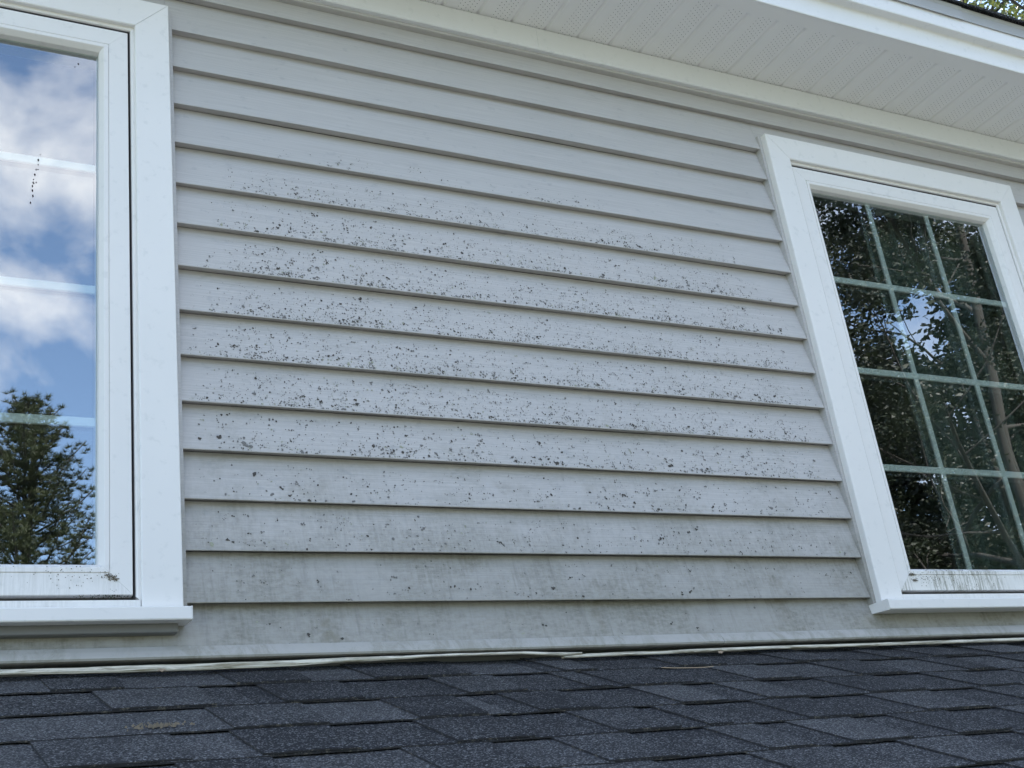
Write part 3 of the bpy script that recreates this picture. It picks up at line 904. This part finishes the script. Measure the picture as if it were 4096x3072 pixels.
def decid(seed, H, crown_r, nleaf, leaf, low=0.3, lm=None):
    """returns trunk mesh, crown mesh for a broadleaf tree with its base at the origin"""
    rng = np.random.default_rng(seed)
    V, F = [], []
    ends = []
    def grow(p, d, L, r, lev):
        n = 6; pts = [p]; q = p.copy(); dd = d.copy()
        for i in range(n):
            dd = dd + rng.normal(size=3) * (0.05 if lev == 0 else 0.14) + np.array((0, 0, 0.03 if lev else 0))
            dd /= np.linalg.norm(dd)
            q = q + dd * L / n; pts.append(q.copy())
        rads = [r * (1 - 0.6 * i / n) for i in range(n + 1)]
        tube(V, F, pts, rads, 7 if lev < 2 else 4)
        if lev >= 3: ends.extend(pts[2:]); return
        nb = (13, 6, 5)[lev]
        for j in range(nb):
            t = (low + (1 - low) * (j + rng.random()) / nb) if lev == 0 else (0.3 + 0.7 * (j + rng.random()) / nb)
            i = min(int(t * n), n - 1); pp = pts[i] + (pts[i + 1] - pts[i]) * (t * n - i)
            az = rng.random() * 6.283; el = rng.uniform(0.1, 0.9) if lev == 0 else rng.uniform(-0.35, 0.9)
            nd = np.array((math.cos(az) * math.cos(el), math.sin(az) * math.cos(el), math.sin(el)))
            if lev: nd = nd * 0.75 + dd * 0.6; nd /= np.linalg.norm(nd)
            LL = crown_r * (1.15 - 0.55 * t) if lev == 0 else L * rng.uniform(0.42, 0.62)
            grow(pp, nd, LL, rads[i] * (0.5 if lev == 0 else 0.55), lev + 1)
        ends.append(pts[-1])
    grow(np.zeros(3), np.array((0.02, 0.01, 1.0)), H * 0.92, H * 0.0095, 0)
    Ee = np.array(ends)
    C = Ee[rng.integers(0, len(Ee), nleaf)] + rng.normal(size=(nleaf, 3)) * np.array((0.15, 0.15, 0.10))
    crown = quads_mesh('crown', leaves_at(C, leaf, rng), lm or M_LEAF)
    trunk = mesh('trunk', V, F, M_BARK, smooth=True)
    return trunk, crown

def pine(seed, H, rad, z0=0.12):
    rng = np.random.default_rng(seed)
    V, F, T = [], [], []
    tp = [np.array((0.12 * math.sin(i * 0.7), 0.1 * math.cos(i * 0.9), H * i / 12)) for i in range(13)]
    tube(V, F, tp, [H * 0.018 * (1 - 0.92 * i / 12) + 0.01 for i in range(13)], 8)
    z = H * z0
    while z < H * 0.985:
        u = (z - H * z0) / (H * (1 - z0))
        L = rad * (1 - u ** 1.8) * rng.uniform(0.75, 1.1) + 0.25
        nb = rng.integers(4, 7); a0 = rng.random() * 6.28
        for j in range(nb):
            if rng.random() < 0.15: continue
            az = a0 + j * 6.283 / nb + rng.normal() * 0.2
            Lb = L * rng.uniform(0.6, 1.15)
            rise = rng.uniform(0.05, 0.30) + 0.5 * u
            pts = []
            for i in range(7):
                t = i / 6
                pts.append(np.array((math.cos(az) * Lb * t, math.sin(az) * Lb * t, z + Lb * (rise * t + 0.18 * t * t) - 0.05 * Lb * math.sin(t * 3.1))) + rng.normal(size=3) * 0.02)
            tube(V, F, pts, [0.030 * (1 - 0.8 * i / 6) + 0.004 for i in range(7)], 4)
            # side twigs carry tufts
            for i in range(int(8 + Lb * 24)):
                t = rng.uniform(0.30, 1.0)
                i0 = min(int(t * 6), 5); pp = pts[i0] + (pts[i0 + 1] - pts[i0]) * (t * 6 - i0)
                T.append(pp + rng.normal(size=3) * np.array((0.16, 0.16, 0.07)) * (0.6 + Lb * 0.30))
        z += rng.uniform(0.22, 0.36)
    for i in range(60): T.append(np.array((0.1, 0, H - 0.9 + 0.9 * rng.random())) + rng.normal(size=3) * np.array((0.16, 0.16, 0.05)))
    T = np.array(T); per = 26
    C = np.repeat(T, per, axis=0)
    n_ = len(C)
    d = rng.normal(size=(n_, 3)); d[:, 2] = np.abs(d[:, 2]) * 0.8 + 0.1; d /= np.linalg.norm(d, axis=1)[:, None]
    sd = np.cross(d, rng.normal(size=(n_, 3))); sd /= np.linalg.norm(sd, axis=1)[:, None]
    Ln = rng.uniform(0.10, 0.19, size=(n_, 1))
    tri = np.stack([C + sd * 0.0075, C - sd * 0.0075, C + d * Ln], axis=1)
    crown = quads_mesh('crown', tri, M_PINE, 3)
    return mesh('trunk', V, F, M_BARK, smooth=True), crown

def place_tree(name, meshes, x, y, rz, sc, label, cat, group=None):
    o = bpy.data.objects.new(name, None); COL.objects.link(o)
    o.location = (x, y, GZ); o.rotation_euler = (0, 0, rz); o.scale = (sc, sc, sc)
    tag(o, label, cat, group)
    for nm, me in zip(('trunk', 'crown'), meshes):
        c = bpy.data.objects.new(nm, me); COL.objects.link(c); c.parent = o
    return o
PM = pine(4, 16.6, 4.4)
place_tree('pine_tree', PM, 3.55, -26.5, 0.4, 0.98, 'tall pine mirrored in the left window pane', 'tree')
place_tree('pine_tree', PM, 7.2, -30.0, 2.1, 0.86, 'shorter pine to the right of the tall one, mirrored beside it', 'tree')
DM = decid(9, 14.0, 5.2, 190000, 0.043)
place_tree('broadleaf_tree', DM, 14.0, -9.0, 0.0, 1.0, 'large leafy tree mirrored in the right window', 'tree')
D2 = decid(31, 12.0, 4.6, 60000, 0.085)
for i, (x, y, rz, sc, lb) in enumerate([
    (20, -13.6, 0.5, 1.12, 'leafy tree standing behind the large one, mirrored low in the right window'),
    (21.5, -18.5, 1.9, 1.12, 'leafy tree farthest along the right of the yard'),
    (-1.0, -33, 2.7, 0.80, 'leafy tree at the left foot of the tall pine'),
    (5.6, -24.5, 4.0, 0.80, 'leafy tree just in front of the tall pine, covering its right foot'),
    (12, -36, 5.2, 0.9, 'leafy tree right of the shorter pine'),
    (20, -30, 0.9, 1.0, 'leafy tree in the far corner of the yard'),
    (-9, -30, 3.3, 0.95, 'leafy tree at the far left of the yard')]):
    place_tree('broadleaf_tree', D2, x, y, rz, sc, lb, 'tree', 'leafy trees round the yard')
D3 = decid(57, 14.0, 4.8, 55000, 0.045, lm=M_LEAFB)
place_tree('broadleaf_tree', D3, 15.8, 7.8, 1.2, 1.35, 'sunlit tree showing over the roof edge at the top right', 'tree')
